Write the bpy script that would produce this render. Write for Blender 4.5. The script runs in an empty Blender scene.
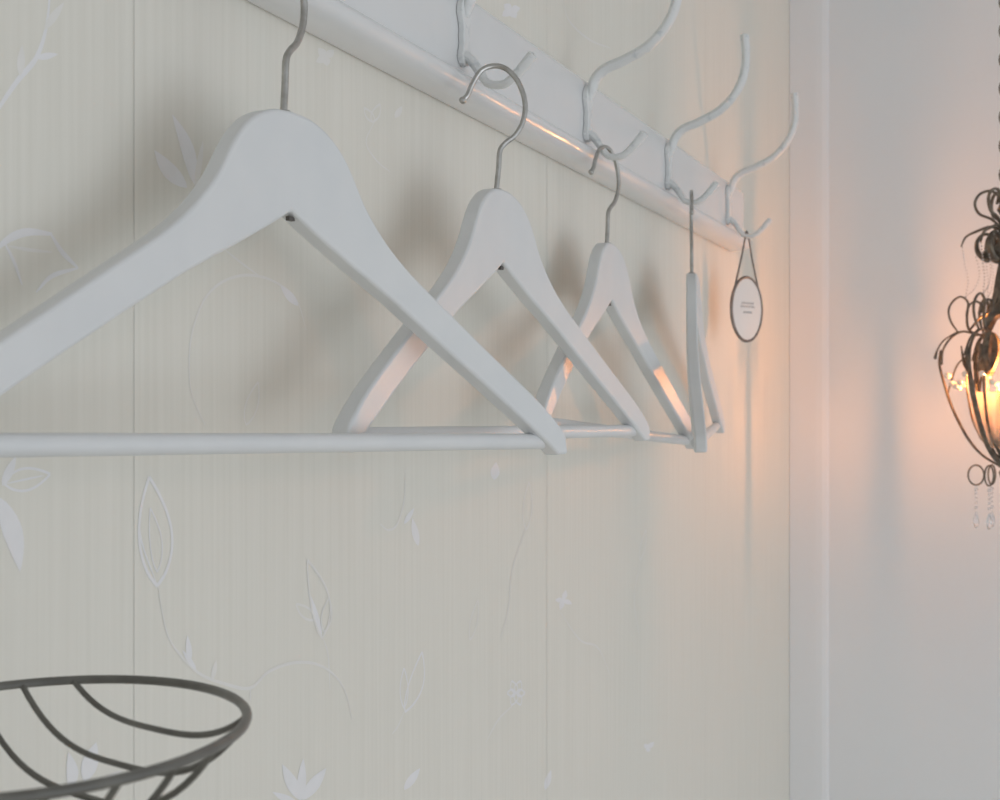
import bpy, bmesh, math, random
from mathutils import Vector, Matrix
random.seed(4)
S = bpy.context.scene
COL = S.collection
CM = 0.01
EYE = 1.50                       # camera height; z below is often given in cm above the eye
DW = 38.2                        # cm from the camera to the papered wall (plane Y = 0)
TH = math.radians(20.08)         # angle between view axis and the wall
F = 1600.0

# ------------------------------------------------------------------ camera, light, exposure
cam_d = bpy.data.cameras.new('camera'); cam = bpy.data.objects.new('camera', cam_d); COL.objects.link(cam)
cam.location = (0, -DW*CM, EYE)
cam.rotation_euler = (math.pi/2, 0, TH - math.pi/2)
cam_d.sensor_width = 36; cam_d.lens = F*36/1000; cam_d.shift_y = 0.035
cam_d.clip_start = 0.02; cam_d.clip_end = 50
S.camera = cam
cam_d.dof.use_dof = True; cam_d.dof.focus_distance = 0.85; cam_d.dof.aperture_fstop = 28
S.view_settings.view_transform = 'Standard'; S.view_settings.look = 'None'
S.view_settings.gamma = 1; S.view_settings.use_curve_mapping = False
S.view_settings.exposure = -0.10

w = bpy.data.worlds.new('world'); S.world = w; w.use_nodes = True
w.node_tree.nodes['Background'].inputs[0].default_value = (0.82, 0.87, 0.92, 1)
w.node_tree.nodes['Background'].inputs[1].default_value = 0.92

def area(name, loc, target, size, size_y, power, col):
    d = bpy.data.lights.new(name, 'AREA'); d.shape = 'RECTANGLE'; d.size = size; d.size_y = size_y
    d.energy = power; d.color = col
    o = bpy.data.objects.new(name, d); COL.objects.link(o); o.location = loc
    o.rotation_euler = (Vector(target)-Vector(loc)).to_track_quat('-Z', 'Y').to_euler()
    return o
# daylight of the window further along the hall, on the right, beyond the frame
area('window_daylight', (1.95, -2.1, 1.15), (1.0, 0, 1.5), 1.9, 1.7, 3.2, (0.86, 0.92, 1.0))
# softer daylight from the room behind the camera
area('room_daylight', (0.3, -2.6, 0.7), (1.5, 0, 1.1), 1.8, 1.4, 12, (0.84, 0.92, 1.0))

# ------------------------------------------------------------------ materials
def mat(name, col, rough=0.5, metal=0.0, spec=0.5, coat=0.0):
    m = bpy.data.materials.new(name); m.use_nodes = True
    b = m.node_tree.nodes['Principled BSDF']
    b.inputs['Base Color'].default_value = (*col, 1); b.inputs['Roughness'].default_value = rough
    b.inputs['Metallic'].default_value = metal; b.inputs['Specular IOR Level'].default_value = spec
    b.inputs['Coat Weight'].default_value = coat
    return m
def vary(m, c1, c2, scale, vec_scale=(1, 1, 1), detail=4, bump=0.0, contrast=(0.35, 0.65), rough_var=None):
    nt = m.node_tree; b = nt.nodes['Principled BSDF']
    tc = nt.nodes.new('ShaderNodeTexCoord'); mp = nt.nodes.new('ShaderNodeMapping')
    mp.inputs['Scale'].default_value = vec_scale
    nz = nt.nodes.new('ShaderNodeTexNoise'); nz.inputs['Scale'].default_value = scale; nz.inputs['Detail'].default_value = detail
    rp = nt.nodes.new('ShaderNodeValToRGB')
    rp.color_ramp.elements[0].position = contrast[0]; rp.color_ramp.elements[0].color = (*c1, 1)
    rp.color_ramp.elements[1].position = contrast[1]; rp.color_ramp.elements[1].color = (*c2, 1)
    L = nt.links.new
    L(tc.outputs['Object'], mp.inputs['Vector']); L(mp.outputs[0], nz.inputs['Vector'])
    L(nz.outputs['Fac'], rp.inputs[0]); L(rp.outputs[0], b.inputs['Base Color'])
    if bump:
        bp = nt.nodes.new('ShaderNodeBump'); bp.inputs['Strength'].default_value = bump; bp.inputs['Distance'].default_value = 0.001
        L(nz.outputs['Fac'], bp.inputs['Height']); L(bp.outputs[0], b.inputs['Normal'])
    return m
M_paper = vary(mat('cream_wallpaper', (.72, .69, .62), .55, spec=.35), (.762, .737, .662), (.796, .771, .698), 1.0, (260, 1, 5), 3, bump=.05)
M_print = vary(mat('silver_white_print', (.78, .78, .80), .42, spec=.5), (.81, .80, .80), (.84, .83, .835), 90)
M_print2 = vary(mat('pale_outline_print', (.75, .75, .74), .45, spec=.4), (.80, .78, .74), (.82, .80, .765), 90)
M_seam = mat('paper_joint', (.65, .63, .575), .7)
M_end = vary(mat('white_plaster', (.74, .74, .75), .6, spec=.3), (.83, .835, .85), (.86, .865, .875), 3)
M_white = vary(mat('white_gloss_paint', (.8, .8, .8), .36, spec=.5), (.725, .735, .74), (.755, .76, .76), 30, bump=.03)
M_rail = vary(mat('white_satin_paint', (.8, .8, .8), .22, spec=.5, coat=.3), (.745, .755, .76), (.775, .78, .78), 14, bump=.03)
M_hookp = vary(mat('chipped_white_enamel', (.75, .76, .76), .4, spec=.45), (.62, .64, .65), (.76, .77, .765), 200, contrast=(.30, .42), bump=.08)
M_steel = vary(mat('brushed_steel', (.42, .41, .39), .32, metal=1), (.40, .385, .36), (.50, .49, .47), 200)
M_grey = vary(mat('grey_wire_paint', (.13, .125, .11), .42, spec=.5), (.105, .10, .088), (.155, .15, .13), 60)
M_iron = vary(mat('aged_bronze_iron', (.12, .095, .07), .45, metal=.4), (.10, .08, .062), (.23, .19, .145), 120)
M_dark = mat('dark_recess', (.10, .09, .08), .6)
M_rim = vary(mat('dull_pewter', (.25, .21, .19), .45, metal=.5), (.17, .145, .13), (.28, .24, .22), 150)
M_face = vary(mat('white_enamel_face', (.8, .8, .79), .3), (.78, .775, .76), (.82, .815, .80), 20)
M_text = mat('faded_grey_lettering', (.52, .49, .48), .6)
M_ceil = vary(mat('ceiling_paint', (.8, .8, .8), .8), (.78, .78, .78), (.81, .81, .81), 2)
M_floor = vary(mat('pale_floorboards', (.55, .48, .40), .4), (.48, .41, .33), (.60, .53, .44), 2, (1, 14, 1), 6)
M_wood = vary(mat('whitewashed_wood', (.7, .68, .63), .5), (.62, .60, .55), (.74, .72, .68), 3, (2, 20, 20), 5)
M_glass = mat('clear_crystal', (.95, .95, .97), .03); M_glass.node_tree.nodes['Principled BSDF'].inputs['Transmission Weight'].default_value = .92
M_wax = mat('ivory_wax', (.85, .78, .66), .4); M_wax.node_tree.nodes['Principled BSDF'].inputs['Subsurface Weight'].default_value = .3
M_shade = mat('frosted_amber_glass', (.97, .82, .68), .4); M_shade.node_tree.nodes['Principled BSDF'].inputs['Transmission Weight'].default_value = .5; M_shade.node_tree.nodes['Principled BSDF'].inputs['Alpha'].default_value = .38
def emit(name, col, s):
    m = mat(name, col, .4); b = m.node_tree.nodes['Principled BSDF']
    b.inputs['Emission Color'].default_value = (*col, 1); b.inputs['Emission Strength'].default_value = s
    return m
M_flame = emit('lit_bulb', (1.0, .36, .10), 1080)
M_pearl = mat('peach_glass_bead', (.95, .85, .72), .15)

# ------------------------------------------------------------------ mesh helpers
def link_mesh(name, bm, mats, parent=None, smooth=True, loc=(0, 0, 0), bevel=0.0, angle=35):
    me = bpy.data.meshes.new(name); bmesh.ops.recalc_face_normals(bm, faces=bm.faces); bm.to_mesh(me); bm.free()
    for m in (mats if isinstance(mats, (list, tuple)) else [mats]): me.materials.append(m)
    if smooth:
        for p in me.polygons: p.use_smooth = True
        me.set_sharp_from_angle(angle=math.radians(angle))
    o = bpy.data.objects.new(name, me); COL.objects.link(o); o.location = loc
    if parent: o.parent = parent
    if bevel:
        b = o.modifiers.new('bevel', 'BEVEL'); b.width = bevel; b.segments = 3; b.limit_method = 'ANGLE'; b.angle_limit = math.radians(40)
        b.harden_normals = False
    return o
def empty(name, loc, label, cat, group=None, rz=0):
    o = bpy.data.objects.new(name, None); COL.objects.link(o); o.location = loc; o.rotation_euler = (0, 0, rz)
    o.empty_display_size = .02; tag(o, label, cat, group); return o
def tag(o, label=None, cat=None, group=None, kind=None):
    if label: o['label'] = label
    if cat: o['category'] = cat
    if group: o['group'] = group
    if kind: o['kind'] = kind
    return o
def catmull(P, n=8, closed=False):
    P = [Vector(p) for p in P]; out = []
    N = len(P); rng = range(N if closed else N-1)
    for i in rng:
        a = P[(i-1) % N] if closed or i > 0 else P[0]*2-P[1]
        b = P[i]; c = P[(i+1) % N]
        d = P[(i+2) % N] if closed or i+2 < N else P[-1]*2-P[-2]
        for k in range(n):
            t = k/n
            out.append(.5*((2*b)+(c-a)*t+(2*a-5*b+4*c-d)*t*t+(3*b-3*c+d-a)*t**3))
    if not closed: out.append(P[-1])
    return out
def sweep(bm, pts, radii, seg=10, closed=False, flat=None, up=None):
    """tube through pts; radii number or list; flat=(a,b) scales the two cross axes; up fixes the first cross axis"""
    pts = [Vector(p) for p in pts]; n = len(pts)
    if not isinstance(radii, (list, tuple)): radii = [radii]*n
    if len(radii) != n:
        m = len(radii)-1; radii = [radii[min(int(i*m/(n-1)), m-1)]*(1-(i*m/(n-1)-min(int(i*m/(n-1)), m-1)))+radii[min(int(i*m/(n-1)), m-1)+1]*(i*m/(n-1)-min(int(i*m/(n-1)), m-1)) for i in range(n)]
    fa, fb = flat or (1, 1)
    rings = []; prev = None
    for i in range(n):
        a = pts[(i-1) % n] if closed or i > 0 else pts[i]
        b = pts[(i+1) % n] if closed or i < n-1 else pts[i]
        t = (b-a).normalized()
        if up is not None: x = (Vector(up)-t*Vector(up).dot(t))
        elif prev is None: x = t.orthogonal()
        else: x = prev-t*prev.dot(t)
        x.normalize(); prev = x; y = t.cross(x)
        rings.append([bm.verts.new(pts[i]+x*math.cos(2*math.pi*k/seg)*radii[i]*fa+y*math.sin(2*math.pi*k/seg)*radii[i]*fb) for k in range(seg)])
    for i in range(n if closed else n-1):
        r, q = rings[i], rings[(i+1) % n]
        off = 0
        if closed and i == n-1:
            off = min(range(seg), key=lambda o: (r[0].co-q[o].co).length)
        for k in range(seg):
            bm.faces.new((r[k], r[(k+1) % seg], q[(k+1+off) % seg], q[(k+off) % seg]))
    if not closed:
        for r, p, sgn in ((rings[0], pts[0], -1), (rings[-1], pts[-1], 1)):
            t = ((pts[1]-pts[0]) if sgn < 0 else (pts[-1]-pts[-2])).normalized()*sgn
            rad = radii[0] if sgn < 0 else radii[-1]
            c = bm.verts.new(p+t*rad*.5*min(fa, fb))
            for k in range(seg): bm.faces.new((r[k], r[(k+1) % seg], c))
def box(bm, x0, x1, y0, y1, z0, z1):
    v = [bm.verts.new((x, y, z)) for x in (x0, x1) for y in (y0, y1) for z in (z0, z1)]
    for f in ((0, 1, 3, 2), (4, 6, 7, 5), (0, 4, 5, 1), (2, 3, 7, 6), (0, 2, 6, 4), (1, 5, 7, 3)): bm.faces.new([v[i] for i in f])
def lathe(bm, prof, seg=32, c=(0, 0, 0)):
    rings = []
    for r, z in prof:
        rings.append([bm.verts.new((c[0]+r*math.cos(2*math.pi*k/seg), c[1]+r*math.sin(2*math.pi*k/seg), c[2]+z)) for k in range(seg)] if r > 1e-6 else [bm.verts.new((c[0], c[1], c[2]+z))])
    for a, b in zip(rings, rings[1:]):
        for k in range(seg):
            if len(a) == 1 and len(b) == 1: continue
            if len(a) == 1: bm.faces.new((a[0], b[k], b[(k+1) % seg]))
            elif len(b) == 1: bm.faces.new((a[k], a[(k+1) % seg], b[0]))
            else: bm.faces.new((a[k], a[(k+1) % seg], b[(k+1) % seg], b[k]))
def ball(bm, c, r, sx=1, sy=1, sz=1, u=12, v=8):
    mt = Matrix.Translation(c) @ Matrix.Diagonal((r*sx, r*sy, r*sz, 1))
    bmesh.ops.create_uvsphere(bm, u_segments=u, v_segments=v, radius=1, matrix=mt)

# ------------------------------------------------------------------ the setting
XE = 2.21            # end wall
bm = bmesh.new(); box(bm, -3.0, XE+.12, 0, .12, 0, 2.5)
# the printed pattern, lying on the paper surface
def wp(px, py):      # a point of the pattern, in the wall's own plane (metres)
    a = TH-math.atan((px-500)/F); X = DW/math.tan(a); Zd = X*math.cos(TH)+DW*math.sin(TH)
    return (X*CM, EYE+(435-py)*Zd/F*CM)
lay = [0]
def lay_y():
    lay[0] += 1; return -.00005-.000003*(lay[0] % 40)
def ribbon(pts, wpx, mi, taper=True, n=8, closed=False):
    P = catmull([(p[0], p[1], 0) for p in pts], n, closed); P = [Vector(wp(p.x, p.y)) for p in P]; N = len(P)
    y = lay_y(); prev = None; first = None
    for i in range(N):
        a = P[(i-1) % N] if closed or i else P[0]; b = P[(i+1) % N] if closed or i < N-1 else P[-1]
        t = (b-a).normalized(); nn = Vector((-t.y, t.x))
        sc = 1.0/2050*1.0*(P[i].x*.94+.13)          # pixel size at that depth
        wv = wpx*sc*.80*(1 if not taper else (.35+.65*math.sin(math.pi*i/(N-1))))
        pr = [bm.verts.new((P[i].x+nn.x*wv*s, y, P[i].y+nn.y*wv*s)) for s in (-1, 1)]
        if prev: f = bm.faces.new((prev[0], prev[1], pr[1], pr[0])); f.material_index = mi
        else: first = pr
        prev = pr
    if closed: f = bm.faces.new((prev[0], prev[1], first[1], first[0])); f.material_index = mi
def leaf(base, tip, wpx, mi, bend=0, outline=False, lw=2.0, vein=False):
    b, t = Vector(base), Vector(tip); d = t-b; nrm = Vector((-d.y, d.x)).normalized()
    K = 10; L, R = [], []
    for i in range(K+1):
        s = i/K; wd = wpx*.5*math.sin(math.pi*s**.85)**.9 if 0 < s < 1 else 0
        c = b+d*s+nrm*bend*math.sin(math.pi*s)
        L.append(c+nrm*wd); R.append(c-nrm*wd)
    if outline:
        ribbon([(p.x, p.y) for p in L], lw, mi, False, 3); ribbon([(p.x, p.y) for p in R], lw, mi, False, 3)
    else:
        y = lay_y(); prev = None
        for l, r in zip(L, R):
            q = [bm.verts.new((wp(*v)[0], y, wp(*v)[1])) for v in (l, r)]
            if prev: bm.faces.new((prev[0], prev[1], q[1], q[0])).material_index = mi
            prev = q
    if vein:
        ribbon([b[:], (b+d*.5+nrm*bend)[:], (b+d*.85+nrm*bend*.4)[:]], lw*.8, mi, True, 4)
PR, PO, SE = 1, 2, 3
ribbon([(50, -8), (46, 28), (36, 58), (18, 80), (0, 106), (-14, 130)], 5, PR)
leaf((36, 58), (58, 54), 7, PR); leaf((20, 76), (22, 45), 8, PO); leaf((44, 30), (64, 2), 8, PO)
leaf((195, 186), (172, 114), 13, PR, 4); leaf((187, 188), (154, 150), 15, PR, -2); leaf((195, 190), (203, 140), 6, PO)
ribbon([(195, 186), (200, 205), (200, 230)], 2, PO)
ribbon([(-5, 250), (10, 238), (28, 232), (52, 234)], 7, PR); ribbon([(50, 233), (62, 252), (78, 268)], 5, PR)
ribbon([(4, 242), (14, 262), (22, 285)], 4, PR); ribbon([(78, 268), (52, 276), (36, 292)], 4, PR)
ribbon([(8, 246), (30, 250), (52, 252)], 3, PO)
ribbon([(205, 425), (191, 390), (190, 345), (200, 308), (215, 287), (238, 276), (262, 277), (285, 288), (298, 303), (306, 330)], 2.4, PO)
leaf((298, 306), (280, 285), 8, PR); ribbon([(262, 278), (240, 262), (225, 250)], 2, PO)
leaf((246, 425), (258, 382), 12, PO, 0, True, 1.8)
leaf((4, 484), (50, 474), 22, PR, 0, True, 2.2, True); leaf((2, 486), (16, 456), 9, PR); leaf((-2, 496), (20, 572), 20, PR, -4)
ribbon([(0, 486), (-20, 480), (-40, 500)], 2.5, PO)
leaf((157, 586), (149, 477), 33, PR, 2, True, 3.6); leaf((157, 572), (150, 508), 12, PR, 2, True, 1.6); ribbon([(157, 586), (141, 540), (140, 510), (149, 478)], 2.5, PR)
ribbon([(158, 586), (162, 612), (168, 636), (180, 655), (200, 674), (225, 684), (250, 688), (268, 672), (292, 663), (316, 664), (335, 676), (346, 694), (352, 720)], 2.8, PO)
ribbon([(250, 688), (250, 702)], 2, PO)
leaf((190, 662), (187, 635), 6, PR); leaf((196, 670), (182, 650), 5, PR); leaf((212, 680), (216, 660), 5, PO)
leaf((322, 638), (307, 560), 19, PO, 5, True, 2.6); leaf((324, 632), (329, 598), 10, PO, 0, True, 2); leaf((314, 620), (296, 604), 10, PO, 0, True, 2)
leaf((322, 638), (308, 590), 6, PR); ribbon([(323, 638), (328, 655), (330, 690)], 2.2, PO)
leaf((405, 712), (422, 652), 14, PR, 3, True, 2.2); leaf((404, 708), (404, 668), 8, PR, 0, True, 1.8); ribbon([(404, 712), (398, 726), (392, 734)], 2, PO)
for a in range(0, 360, 60):
    c = (516+9*math.cos(math.radians(a)), 693+14*math.sin(math.radians(a))); leaf((516, 693), c, 7, PR, 0, True, 1.6)
ribbon([(512, 706), (498, 720), (486, 742)], 2, PO)
ribbon([(380, 524), (388, 530), (397, 524), (404, 500), (405, 470)], 2.2, PO); leaf((418, 546), (412, 518), 7, PR); leaf((404, 524), (414, 508), 5, PR)
leaf((526, 530), (529, 482), 9, PO, 0, True, 1.8); leaf((494, 480), (496, 462), 9, PR)
for c in ((555, 600), (566, 590), (560, 610), (572, 604)): leaf((563, 600), c, 5, PR)
ribbon([(525, 530), (512, 570), (508, 610), (500, 640)], 1.8, PO)
ribbon([(560, 612), (580, 640), (598, 648), (612, 680)], 1.6, PO)
leaf((300, 800), (282, 764), 12, PR); leaf((300, 802), (303, 758), 9, PR); leaf((302, 800), (326, 768), 12, PR); leaf((300, 806), (272, 792), 8, PR)
leaf((84, 782), (96, 742), 16, PR); leaf((70, 790), (68, 752), 12, PR, 3); leaf((92, 790), (122, 770), 8, PO)
leaf((404, 790), (420, 768), 8, PR); leaf((545, 790), (551, 770), 6, PR)
for c in ((318, 48), (334, 50), (327, 66), (316, 62)): leaf((326, 57), c, 8, PO)
leaf((372, 122), (380, 104), 8, PO, 0, True, 1.8); leaf((374, 122), (364, 108), 7, PO, 0, True, 1.8); ribbon([(374, 122), (366, 142), (376, 160), (390, 172)], 1.8, PO)
leaf((395, 118), (402, 106), 6, PO)
for c in ((504, 4), (520, 8), (516, 18), (502, 16)): leaf((511, 10), c, 8, PR)
ribbon([(562, 0), (570, 22), (590, 40), (610, 48)], 1.8, PO)
leaf((640, 560), (646, 530), 5, PO, 0, True, 1.4); ribbon([(640, 562), (634, 600), (640, 640)], 1.5, PO)
leaf((470, 640), (478, 600), 7, PO, 0, True, 1.5)
for c in ((648, 752), (654, 742), (644, 744)): leaf((648, 748), c, 5, PR)
# vertical joints between the lengths of paper
for sx in (5.0, 58.9, 114.8, 168.5):
    y = lay_y(); v = [bm.verts.new((sx*CM+dx, y, z)) for dx, z in ((-.0003, .1), (.0003, .1), (.0003, 2.5), (-.0003, 2.5))]
    bm.faces.new(v).material_index = SE
tag(link_mesh('wall_left', bm, [M_paper, M_print, M_print2, M_seam], smooth=False), kind='structure')
bm = bmesh.new(); box(bm, XE, XE+.12, -3.2, 0, 0, 2.5); tag(link_mesh('wall_end', bm, M_end, smooth=False), kind='structure')
bm = bmesh.new(); box(bm, -3.0, XE+.12, -3.2, .12, -.1, 0); tag(link_mesh('floor', bm, M_floor, smooth=False), kind='structure')
bm = bmesh.new(); box(bm, -3.0, XE+.12, -3.2, .12, 2.5, 2.6); tag(link_mesh('ceiling', bm, M_ceil, smooth=False), kind='structure')
bm = bmesh.new(); box(bm, -3.0, XE-.001, -.016, -.0005, 0, .1); tag(link_mesh('baseboard_left', bm, M_rail, smooth=False, bevel=.003), kind='structure')
bm = bmesh.new(); box(bm, XE-.016, XE-.0005, -3.2, -.05, 0, .1); tag(link_mesh('baseboard_end', bm, M_rail, smooth=False, bevel=.003), kind='structure')
# white corner trim on the end wall
bm = bmesh.new(); prof = [(0, 0), (0, -.005), (-.036, -.005), (-.044, -.0042), (-.050, -.0022), (-.053, 0)]
lo = [bm.verts.new((XE+b-.0004, a-.0004, .1005)) for a, b in prof]; hi = [bm.verts.new((XE+b-.0004, a-.0004, 2.499)) for a, b in prof]
n = len(prof)
for i in range(n): bm.faces.new((lo[i], lo[(i+1) % n], hi[(i+1) % n], hi[i]))
bm.faces.new(lo); bm.faces.new(hi)
tag(link_mesh('trim_1', bm, M_end, smooth=False), kind='structure')

# ------------------------------------------------------------------ wall rail
def q3(X, q, z): return Vector((X*CM, -q*CM, EYE+z*CM))
rack = empty('hook_rail', q3(100, 0, 19.5), 'long white painted wooden hook rail with rounded lower edge on the wallpaper', 'coat rail')
def profile(name, prof, x0, x1, parent, material):
    bm = bmesh.new(); o = parent.location
    a = [bm.verts.new(q3(x0, q, z)-o) for q, z in prof]; b = [bm.verts.new(q3(x1, q, z)-o) for q, z in prof]; n = len(prof)
    for i in range(n): bm.faces.new((a[i], a[(i+1) % n], b[(i+1) % n], b[i]))
    bm.faces.new(a); bm.faces.new(b)
    return link_mesh(name, bm, material, parent, bevel=.0012, angle=30)
P = [(.06, 21.7), (1.7, 21.7), (1.7, 27.3)] + [(1.7-.5*(1-math.cos(t*math.pi/8)), 27.3+.5*math.sin(t*math.pi/8)) for t in range(1, 5)] + [(.06, 27.8)]
profile('back_board', P, 22, 180.6, rack, M_rail)
P = [(.06, 21.68), (.06, 21.0), (.6, 20.97), (1.2, 21.0), (1.7, 21.1), (2.1, 21.27), (2.35, 21.5), (2.48, 21.8), (2.48, 22.02), (2.38, 22.22), (2.2, 22.36), (1.72, 22.45), (1.72, 21.68)]
mould = profile('lower_moulding', P, 21.5, 181.4, rack, M_rail)

# ------------------------------------------------------------------ cast hooks
HOOKS = [63.4, 92.8, 119.2, 145.0, 171.6]
HLIFT = [0, .15, 0, 0, 0]
def make_hook():
    h = empty('coat_hook', (0, 0, 0), '', 'coat hook', 'cast double hooks on the white rail')
    o = Vector((0, 0, 0))
    def L(q, z, x=0): return Vector((x*CM, -q*CM, z*CM))
    bm = bmesh.new()                       # ornate flat back plate with waisted outline
    prof = [(0, 22.75), (.45, 22.9), (.7, 23.3), (.55, 23.75), (.40, 24.2), (.5, 24.6), (.40, 25.0), (.55, 25.5), (.8, 26.0), (.7, 26.6), (.35, 27.0), (0, 27.15)]
    pts = [(x, z) for x, z in prof]+[(-x, z) for x, z in prof[-2:0:-1]]
    fr = [bm.verts.new(L(2.08, z, x)) for x, z in pts]; bk = [bm.verts.new(L(1.72, z, x*1.12)) for x, z in pts]; n = len(pts)
    bm.faces.new(fr); bm.faces.new(bk)
    for i in range(n): bm.faces.new((fr[i], fr[(i+1) % n], bk[(i+1) % n], bk[i]))
    pl = link_mesh('back_plate', bm, M_hookp, h, bevel=.0006)
    for z in (23.35, 26.2):
        bm = bmesh.new(); ball(bm, L(2.12, z), .0034, 1, .55, 1)
        link_mesh('screw_head', bm, M_hookp, pl)
    bm = bmesh.new()
    A = catmull([L(1.98, 25.9), L(2.2, 26.7), L(2.5, 27.6), L(3.3, 28.35), L(4.8, 28.9), L(6.8, 29.9), L(8.3, 31.5), L(9.0, 33.3), L(9.1, 35), L(9.0, 36.5)], 7)
    sweep(bm, A, [.0024, .0044, .0048, .0047, .0045, .0044, .0045, .0046, .0050], 12, flat=(1.15, .85), up=(1, 0, 0))
    link_mesh('upper_arm', bm, M_hookp, h)
    bm = bmesh.new()
    A = catmull([L(2.0, 23.45), L(2.5, 23.0), L(2.98, 22.3), L(3.4, 21.70), L(4.0, 21.48), L(4.65, 21.54), L(5.3, 22.0), L(5.9, 22.6), L(6.4, 23.15)], 7)
    sweep(bm, A, [.0038, .0034, .0030, .0028, .0030, .0034, .0036], 12, flat=(1.1, .9), up=(1, 0, 0))
    link_mesh('lower_prong', bm, M_hookp, h)
    return h
def dup(root, loc, rz, label, keep_mesh=True):
    r = root.copy(); COL.objects.link(r); r.location = loc; r.rotation_euler = (0, 0, rz); r['label'] = label
    for ch in list(root.children):
        c = ch.copy(); COL.objects.link(c); c.parent = r
        for g in list(ch.children):
            d = g.copy(); COL.objects.link(d); d.parent = c
    return r
HL = ['white double coat hook holding the nearest hanger, just above the frame',
      'white double coat hook carrying the second hanger, upper arm cut off by the top edge',
      'white double coat hook with long curved arm above the third hanger',
      'white double coat hook whose lower prong holds the hanger seen edge-on',
      'farthest white double coat hook, carrying the small oval sign']
hk = make_hook(); hk['label'] = HL[0]; hk.location = (HOOKS[0]*CM, 0, EYE)
for i in range(1, 5): dup(hk, (HOOKS[i]*CM, 0, EYE+HLIFT[i]*CM), 0, HL[i])

# ------------------------------------------------------------------ wooden clothes hangers
BOW = 1.7
up_pts = [(0, 14.7), (1.3, 14.58), (2.6, 14.12), (3.7, 13.35), (4.55, 12.35), (5.35, 11.25), (6.4, 10.2), (7.6, 9.25), (9.1, 8.3), (10.8, 7.4), (13.1, 6.2), (15.6, 4.9), (18.3, 3.5), (20.8, 2.15), (22.5, 1.05), (23.3, .35), (23.5, -.7)]
dn_pts = [(0, 10.28), (1.2, 9.68), (2.6, 9.04), (3.7, 8.55), (4.6, 8.15), (5.5, 7.78), (6.6, 7.3), (7.8, 6.78), (9.2, 6.1), (10.9, 5.28), (13.1, 4.2), (15.4, 3.08), (17.6, 1.98), (19.8, .85), (21.2, .1), (22.0, -.38), (22.6, -.75)]
wire_pts = [(0, -1.2), (0, 0), (.12, 1.3), (.2, 2.35), (.55, 2.85), (1.15, 3.35), (1.6, 4.15), (1.75, 5.0), (1.62, 5.85), (1.15, 6.8), (.45, 7.37), (-.3, 7.45), (-1.0, 7.12), (-1.5, 6.35), (-1.8, 5.65), (-2.1, 5.3)]
def make_hanger():
    h = empty('clothes_hanger', (0, 0, 0), '', 'clothes hanger', 'white wooden hangers on the rail')
    UP = catmull([(u, 0, z) for u, z in up_pts], 3); DN = catmull([(u, 0, z) for u, z in dn_pts], 3)
    T = .98
    def yv(u): return -BOW*(.5*(u/22)**2+.5*math.sqrt((u/22)**2+.0004))          # local -Y is the hanger's front
    bm = bmesh.new(); prev = None
    pairs = [(-1, a, b) for a, b in zip(UP[:0:-1], DN[:0:-1])]+[(1, a, b) for a, b in zip(UP, DN)]
    for sgn, a, b in pairs:
        rowf = [Vector((sgn*a.x*CM, yv(a.x)*CM, a.z*CM)), Vector((sgn*b.x*CM, yv(b.x)*CM, b.z*CM))]
        rowb = [v+Vector((0, T*CM, 0)) for v in rowf]
        q = [bm.verts.new(v) for v in (rowf[0], rowf[1], rowb[1], rowb[0])]
        if prev:
            for k in range(4): bm.faces.new((prev[k], prev[(k+1) % 4], q[(k+1) % 4], q[k]))
        else: bm.faces.new(q)
        prev = q
    bm.faces.new(prev)
    link_mesh('wooden_frame', bm, M_white, h, bevel=.0016, angle=30)
    bm = bmesh.new()
    pts = [Vector((u*CM, (yv(u) if 0 else -BOW*.95*.9)*CM+T*.5*CM, 0.02*CM)) for u in (-22.6, -11, 0, 11, 22.6)]
    sweep(bm, pts, .0043, 16); link_mesh('trouser_bar', bm, M_white, h)
    bm = bmesh.new(); W = catmull([(u*CM, 0, z*CM) for u, z in wire_pts], 6)
    sweep(bm, W, .00165, 10); ball(bm, W[-1], .0023)
    o = link_mesh('wire_hook', bm, M_steel, h, loc=(0, T*.5*CM, 14.7*CM))
    bm = bmesh.new(); lathe(bm, [(0, .0006), (.0030, .0006), (.0034, 0), (.0030, -.0005), (0, -.0005)], 16)
    link_mesh('collar', bm, M_steel, o)
    bm = bmesh.new(); box(bm, .1*CM, .5*CM, .25*CM, .45*CM, 9.9*CM, 10.1*CM)
    s = link_mesh('joint_slot', bm, M_dark, h, smooth=False)
    return h
HG = [  # distance along wall, alpha (turn against picture plane), roll, lift, wire turn, label
 (63.4, 4.8, 61, 0.0, -.32, 66, 'nearest and largest white wooden hanger, its left half running out of the frame'),
 (90.7, 4.82, 67.3, 0.5, .16, 12, 'second nearest white wooden hanger, below the hook whose arm is cropped'),
 (119.4, 3.38, 70.2, -1.8, .2, 52, 'third white wooden hanger from the front, peach light on its left arm'),
 (144.0, 4.3, 80.3, 2.0, .2, 84, 'farthest white wooden hanger, turned edge-on beside the oval sign')]
proto = None
for X, qn, al, roll, lift, wt, lb in HG:
    if proto is None: proto = make_hanger(); h = proto; h['label'] = lb
    else: h = dup(proto, (0, 0, 0), 0, lb)
    yaw = TH-math.pi/2+math.radians(al)
    if X == 119.4: h.scale.x = .955
    h.rotation_mode = 'XYZ'; h.rotation_euler = (0, -math.radians(roll), yaw)
    neck = Vector((X*CM, -qn*CM, EYE+(14.65+lift)*CM))         # where the wire enters the wood
    h.rotation_euler = (0, -math.radians(roll), yaw)
    Rm = h.rotation_euler.to_matrix()
    h.location = neck-Rm @ Vector((0, .0049, 14.7*CM))
    wh = [c for c in h.children if c.name.startswith('wire_hook')][0]
    wh.rotation_euler = (0, math.radians(roll), math.radians(wt-al))

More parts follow.
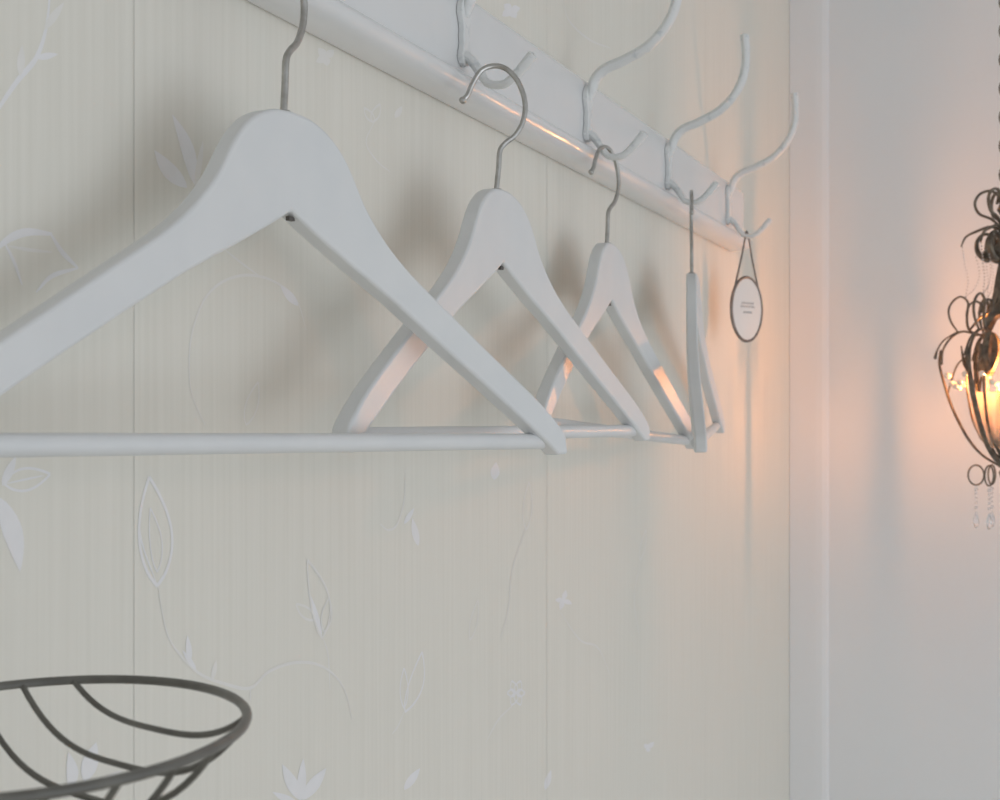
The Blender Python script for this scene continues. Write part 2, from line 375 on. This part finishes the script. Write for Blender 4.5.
# ------------------------------------------------------------------ oval sign on the last hook
sg = empty('oval_sign', q3(171.6, 3.85, 13.6), 'small oval white sign in a dark rim hanging by wire from the last hook', 'sign', rz=TH-math.pi/2+math.radians(40))
aw, ah = 2.45*CM, 3.45*CM
def ell(a, b, n=40, y=0): return [Vector((a*math.cos(2*math.pi*k/n), y, b*math.sin(2*math.pi*k/n))) for k in range(n)]
bm = bmesh.new()
e0 = [bm.verts.new(v) for v in ell(aw, ah, y=.0012)]; e1 = [bm.verts.new(v) for v in ell(aw, ah, y=-.0006)]; e2 = [bm.verts.new(v) for v in ell(aw*.7, ah*.78, y=-.0013)]
c = bm.verts.new((0, -.0015, 0)); n = 40
for i in range(n):
    j = (i+1) % n; bm.faces.new((e0[i], e0[j], e1[j], e1[i])); bm.faces.new((e1[i], e1[j], e2[j], e2[i])); bm.faces.new((e2[i], e2[j], c))
bm.faces.new(e0); plq = link_mesh('plaque', bm, M_face, sg)
bm = bmesh.new()
for z0, w0 in ((.62, .95), (.28, 1.15), (-.35, .7)):
    pts = [Vector(((-w0+2*w0*k/16)*CM, -.0017, (z0+.12*math.sin(k*2.1+z0*9))*CM)) for k in range(17)]
    sweep(bm, pts, .00028, 6)
link_mesh('lettering', bm, M_text, plq)
bm = bmesh.new(); sweep(bm, ell(aw, ah), .0017, 8, closed=True); link_mesh('rim', bm, M_rim, sg)
bm = bmesh.new(); H0 = (22.02-13.6)*CM
k = [Vector((-aw*.80, 0, ah*.62)), Vector((-.9*CM, 0, 5.3*CM)), Vector((-.22*CM, 0, 7.7*CM)), Vector((0, 0, H0)), Vector((.35*CM, 0, 7.7*CM)), Vector((.95*CM, 0, 5.3*CM)), Vector((aw*.80, 0, ah*.62))]
sweep(bm, catmull(k, 5), .0010, 8); link_mesh('hanging_wire', bm, M_rim, sg)

# ------------------------------------------------------------------ wire bowl and the stand it is on
def camxy(lat, dep):       # cm right of / in front of the camera
    return Vector((dep*math.cos(TH)+lat*math.sin(TH), -DW+dep*math.sin(TH)-lat*math.cos(TH)))
bc = camxy(-13.5, 46.0); RL, RD = 6.05, 9.35; ZB = -8.45
base_z = ZB-3.15
bowl = empty('wire_basket', (bc.x*CM, bc.y*CM, EYE+base_z*CM), 'dark grey shallow oval wire basket with curved parallel ribs in the lower left corner', 'basket')
rimz = -base_z+ZB
latv = (camxy(1, 0)-camxy(0, 0)).to_3d(); depv = (camxy(0, 1)-camxy(0, 0)).to_3d()
bm = bmesh.new()
circ = [(latv*(RL*math.cos(2*math.pi*k/72))+depv*(RD*math.sin(2*math.pi*k/72))+Vector((0, 0, rimz)))*CM for k in range(72)]
sweep(bm, circ, .00155, 10, closed=True); link_mesh('rim', bm, M_grey, bowl)
for t in (5.62, 3.95, 2.25, .3, -1.8, -3.8, -5.7):
    # chord along (1,-1)/sqrt2 at offset t along (1,1)/sqrt2
    r2 = math.sqrt(.5); A = .5/RL**2+.5/RD**2; B = 2*(t*.5/RL**2-t*.5/RD**2); C_ = t*t*(.5/RL**2+.5/RD**2)-1
    dsc = math.sqrt(B*B-4*A*C_); s0, s1 = (-B-dsc)/(2*A), (-B+dsc)/(2*A)
    dm = 2.75*(1-(t/7.9)**2)**1.4; pts = []
    for i in range(29):
        e = -1+2*i/28; s_ = (s0+s1)/2+e*(s1-s0)/2
        p = latv*((s_+t)*r2)+depv*((t-s_)*r2)
        pts.append(Vector((p.x, p.y, rimz-dm*(1-abs(e)**3.0)))*CM)
    bm = bmesh.new(); sweep(bm, pts, .00105, 8); link_mesh('rib', bm, M_grey, bowl)
bm = bmesh.new(); fr = [Vector((2.6*math.cos(2*math.pi*k/40), 2.6*math.sin(2*math.pi*k/40), .22))*CM for k in range(40)]
sweep(bm, fr, .0022, 8, closed=True); link_mesh('foot_ring', bm, M_grey, bowl)
st = empty('pedestal_stand', (bc.x*CM, bc.y*CM, 0), 'tall slim whitewashed pedestal stand under the wire basket, below the frame', 'stand')
HT = EYE+base_z*CM-.0005
bm = bmesh.new(); lathe(bm, [(0, HT-.012), (.042, HT-.012), (.045, HT-.009), (.045, HT-.003), (.042, HT), (0, HT)], 40); link_mesh('top', bm, M_wood, st)
bm = bmesh.new(); lathe(bm, [(0, .03), (.03, .03), (.022, .10), (.016, .3), (.02, .6), (.014, .66), (.022, .72), (.014, .78), (.018, 1.1), (.026, HT-.03), (.036, HT-.012), (0, HT-.012)], 24); link_mesh('column', bm, M_wood, st)
bm = bmesh.new(); lathe(bm, [(0, 0), (.075, 0), (.075, .02), (.05, .035), (.03, .05), (0, .05)], 32); link_mesh('base', bm, M_wood, st)

# ------------------------------------------------------------------ candle chandelier at the right edge
AX, AY = 192.0, -29.6
ch = empty('chandelier', (AX*CM, AY*CM, EYE+3.5*CM), 'ornate dark bronze scrollwork chandelier with lit bulb and crystal drops at the right edge', 'chandelier')
SC = 8.45
def rz_(px, py, dz=3.5): return ((1003-px)/SC/.93, (435-py)/SC-dz)
def arm_pts(P, ang, tw=0):
    out = []
    for px, py in P:
        r, z = rz_(px, py); out.append(Vector((r*math.sin(ang), r*math.cos(ang), z))*CM)
    return out
ARM_RIB = [(947, 352), (946, 366), (950, 384), (955, 402), (962, 420), (972, 440), (984, 455), (1000, 466)]
SCROLLS = [  # (points, radii mm)
 ([(1003, 226), (999, 240), (1003, 262), (1001, 284), (997, 302), (991, 315), (981, 322), (973, 332)], [1.5, 2.6, 3.0, 4.6, 5.2, 4.4, 2.2, 1.6]),
 ([(997, 262), (988, 265), (980, 258), (979, 247), (985, 240), (993, 243), (995, 251), (989, 257), (986, 260)], [1.2, 4.2, 4.0, 3.0, 2.4, 2.4, 3.4, 5.6, 6.2]),
 ([(999, 236), (990, 233), (978, 237), (969, 242), (965, 251)], [1.8, 2.2, 2.0, 1.6, 1.1]),
 ([(962, 334), (956, 324), (954, 313), (958, 304), (965, 300), (971, 306), (970, 318), (971, 330), (976, 337)], [1.2, 1.5, 1.6, 1.6, 1.5, 1.7, 1.9, 2.0, 1.8]),
 ([(970, 322), (972, 309), (978, 305), (983, 309), (982, 316)], [1.2, 1.5, 1.7, 1.9, 2.4]),
 ([(978, 337), (966, 334), (956, 340), (949, 352), (948, 366)], [1.6, 1.7, 1.7, 1.5, 1.4]),
 ([(962, 334), (950, 342), (944, 352), (942, 360)], [1.1, 1.2, 1.3, 2.6]),
 ([(975, 335), (984, 340), (987, 352), (985, 362), (979, 372)], [1.7, 1.8, 1.8, 1.7, 1.4]),
 ([(976, 336), (973, 348), (970, 360), (971, 374)], [1.8, 2.0, 2.6, 3.6]),
 ([(977, 338), (986, 338), (994, 346)], [1.5, 1.8, 1.2]),
 ([(974, 376), (968, 366), (965, 348)], [2.0, 2.6, 1.0]),
 ([(970, 358), (962, 366), (957, 380), (953, 396)], [1.0, 1.4, 1.4, 1.4]),
]
INNER = [(970, 372), (970, 388), (972, 404), (975, 420), (981, 435), (990, 448), (1002, 460)]
for k in range(6):
    ang = math.radians(60*k)
    tang = Vector((math.cos(ang), -math.sin(ang), 0))
    bm = bmesh.new(); sweep(bm, catmull(arm_pts(ARM_RIB, ang), 6), [.0016, .0019, .0021, .0021, .0018, .0016], 10, flat=(1.75, .85), up=tang)
    rib = link_mesh('rib', bm, M_iron, ch)
    for si, (P_, R_) in enumerate(SCROLLS):
        bm = bmesh.new(); sweep(bm, catmull(arm_pts(P_, ang), 6), [r*.001*.78 for r in R_], 8, flat=((3.0 if si in (0, 7, 8, 10) else 1.5), 1.0), up=tang)
        link_mesh('scroll', bm, M_iron, rib)
    bm = bmesh.new(); sweep(bm, catmull(arm_pts(INNER, ang), 6), .0013, 8, flat=(1.5, 1), up=tang); link_mesh('inner_rib', bm, M_iron, rib)
    # small rings at the foot with hanging crystals
    r0, z0 = rz_(978, 474)
    cc = Vector((r0*math.sin(ang), r0*math.cos(ang), z0))*CM; rad = Vector((math.sin(ang), math.cos(ang), 0)); upv = Vector((0, 0, 1))
    bm = bmesh.new(); sweep(bm, [cc+(rad*math.cos(a)+upv*math.sin(a)*1.3)*.0088 for a in [2*math.pi*i/24 for i in range(24)]], .0010, 8, closed=True)
    rg = link_mesh('ring', bm, M_iron, ch)
    bm = bmesh.new()
    p = cc-upv*.0115
    for i, (rr, st_) in enumerate(((.0022, .005), (.0016, .010), (.0016, .015), (.0016, .020), (.0019, .026))):
        ball(bm, p-upv*st_, rr, u=8, v=6)
    lathe(bm, [(0, 0), (.0030, -.010), (.0034, -.014), (.0022, -.019), (0, -.021)], 8, tuple(p-upv*.029))
    link_mesh('crystal_drop', bm, M_glass, rg)
    # a bead string from the upper scroll to the bow
    bm = bmesh.new(); bp = catmull(arm_pts([(966, 252), (968, 268), (971, 284), (969, 300)], ang), 5)
    for q in bp[::1]: ball(bm, q, .0011, u=6, v=5)
    bp = catmull(arm_pts([(978, 262), (981, 278), (977, 292), (969, 300)], ang), 5)
    for q in bp[::1]: ball(bm, q, .0010, u=6, v=5)
    link_mesh('bead_string', bm, M_glass, rib)
# swag of glowing beads round the cage
for k in range(6):
    a0, a1 = math.radians(60*k), math.radians(60*k+60)
    for j in range(1, 6):
        t = j/6; a = a0*(1-t)+a1*t; r, z = rz_(950, 366+22*math.sin(math.pi*t)); bm = bmesh.new()
        rr = r*(1-.10*math.sin(math.pi*t))
        ball(bm, Vector((rr*math.sin(a), rr*math.cos(a), z))*CM, .0034, u=10, v=8); link_mesh('glass_bead', bm, M_pearl, ch)
# centre column, candle cup, lamp
bm = bmesh.new(); z1 = rz_(1003, 466)[1]
lathe(bm, [(0, z1-1.5), (.5, z1-1.2), (.7, z1-.6), (.35, z1-.1), (.9, z1+.3), (.5, z1+.7), (.35, z1+1.5), (.4, z1+2.3), (1.5, z1+2.7), (1.9, z1+3.2), (1.2, z1+3.3), (0, z1+3.2)], 20)
bmesh.ops.scale(bm, vec=(CM, CM, CM), verts=bm.verts); link_mesh('centre_column', bm, M_iron, ch)
bm = bmesh.new(); zc = z1+3.25
lathe(bm, [(0, zc), (.95, zc), (.98, zc+.3), (.95, zc+5.6), (.7, zc+5.75), (0, zc+5.7)], 20); bmesh.ops.scale(bm, vec=(CM, CM, CM), verts=bm.verts)
cd = link_mesh('candle_tube', bm, M_wax, ch)
bm = bmesh.new(); zf = zc+5.7
lathe(bm, [(0, zf), (.32, zf+.2), (.42, zf+.9), (.34, zf+1.7), (.16, zf+2.5), (0, zf+2.9)], 12); bmesh.ops.scale(bm, vec=(CM, CM, CM), verts=bm.verts)
link_mesh('bulb', bm, M_flame, cd)
bm = bmesh.new()
def gz(py): return rz_(1003, py)[1]
lathe(bm, [(.9, gz(446)), (1.6, gz(446)), (2.7, gz(437)), (3.35, gz(422)), (3.6, gz(404)), (3.7, gz(394)), (3.76, gz(393.4)), (3.78, gz(394)), (3.7, gz(406)), (3.45, gz(424)), (2.8, gz(439)), (1.7, gz(448)), (.9, gz(448)), (.9, gz(446))], 40)
bmesh.ops.scale(bm, vec=(CM, CM, CM), verts=bm.verts); link_mesh('glass_cup', bm, M_shade, ch)
bm = bmesh.new(); zt = rz_(1003, 205)[1]
lathe(bm, [(0, zt-5), (.5, zt-4.6), (.6, zt-4), (.3, zt-3), (.55, zt-2), (.9, zt-1.4), (.5, zt-.6), (.3, zt+.6), (.3, zt+1.6), (0, zt+1.8)], 20)
bmesh.ops.scale(bm, vec=(CM, CM, CM), verts=bm.verts); hub = link_mesh('crown', bm, M_iron, ch)
for k in range(6):
    ang = math.radians(60*k); tang = Vector((math.cos(ang), -math.sin(ang), 0))
    bm = bmesh.new(); sweep(bm, catmull(arm_pts([(1000, 236), (992, 226), (981, 220), (977, 210), (981, 201), (990, 198), (997, 203), (996, 211)], ang), 6), .0016, 8, flat=(1.4, 1), up=tang)
    link_mesh('crown_scroll', bm, M_iron, hub)
topz = 2.5-(EYE+.035)
bm = bmesh.new(); zz = (zt+1.8)*CM; i = 0
while zz < topz-.03:
    a = i % 2; pts = [Vector(((.006*math.cos(t) if a else 0), (0 if a else .006*math.cos(t)), zz+.008+.010*math.sin(t))) for t in [2*math.pi*j/12 for j in range(12)]]
    sweep(bm, pts, .0011, 6, closed=True); zz += .0165; i += 1
link_mesh('chain', bm, M_iron, ch)
bm = bmesh.new(); lathe(bm, [(0, topz-.035), (.012, topz-.03), (.03, topz-.015), (.05, topz-.004), (.05, topz-.0005), (0, topz-.0005)], 28); link_mesh('ceiling_canopy', bm, M_iron, ch)
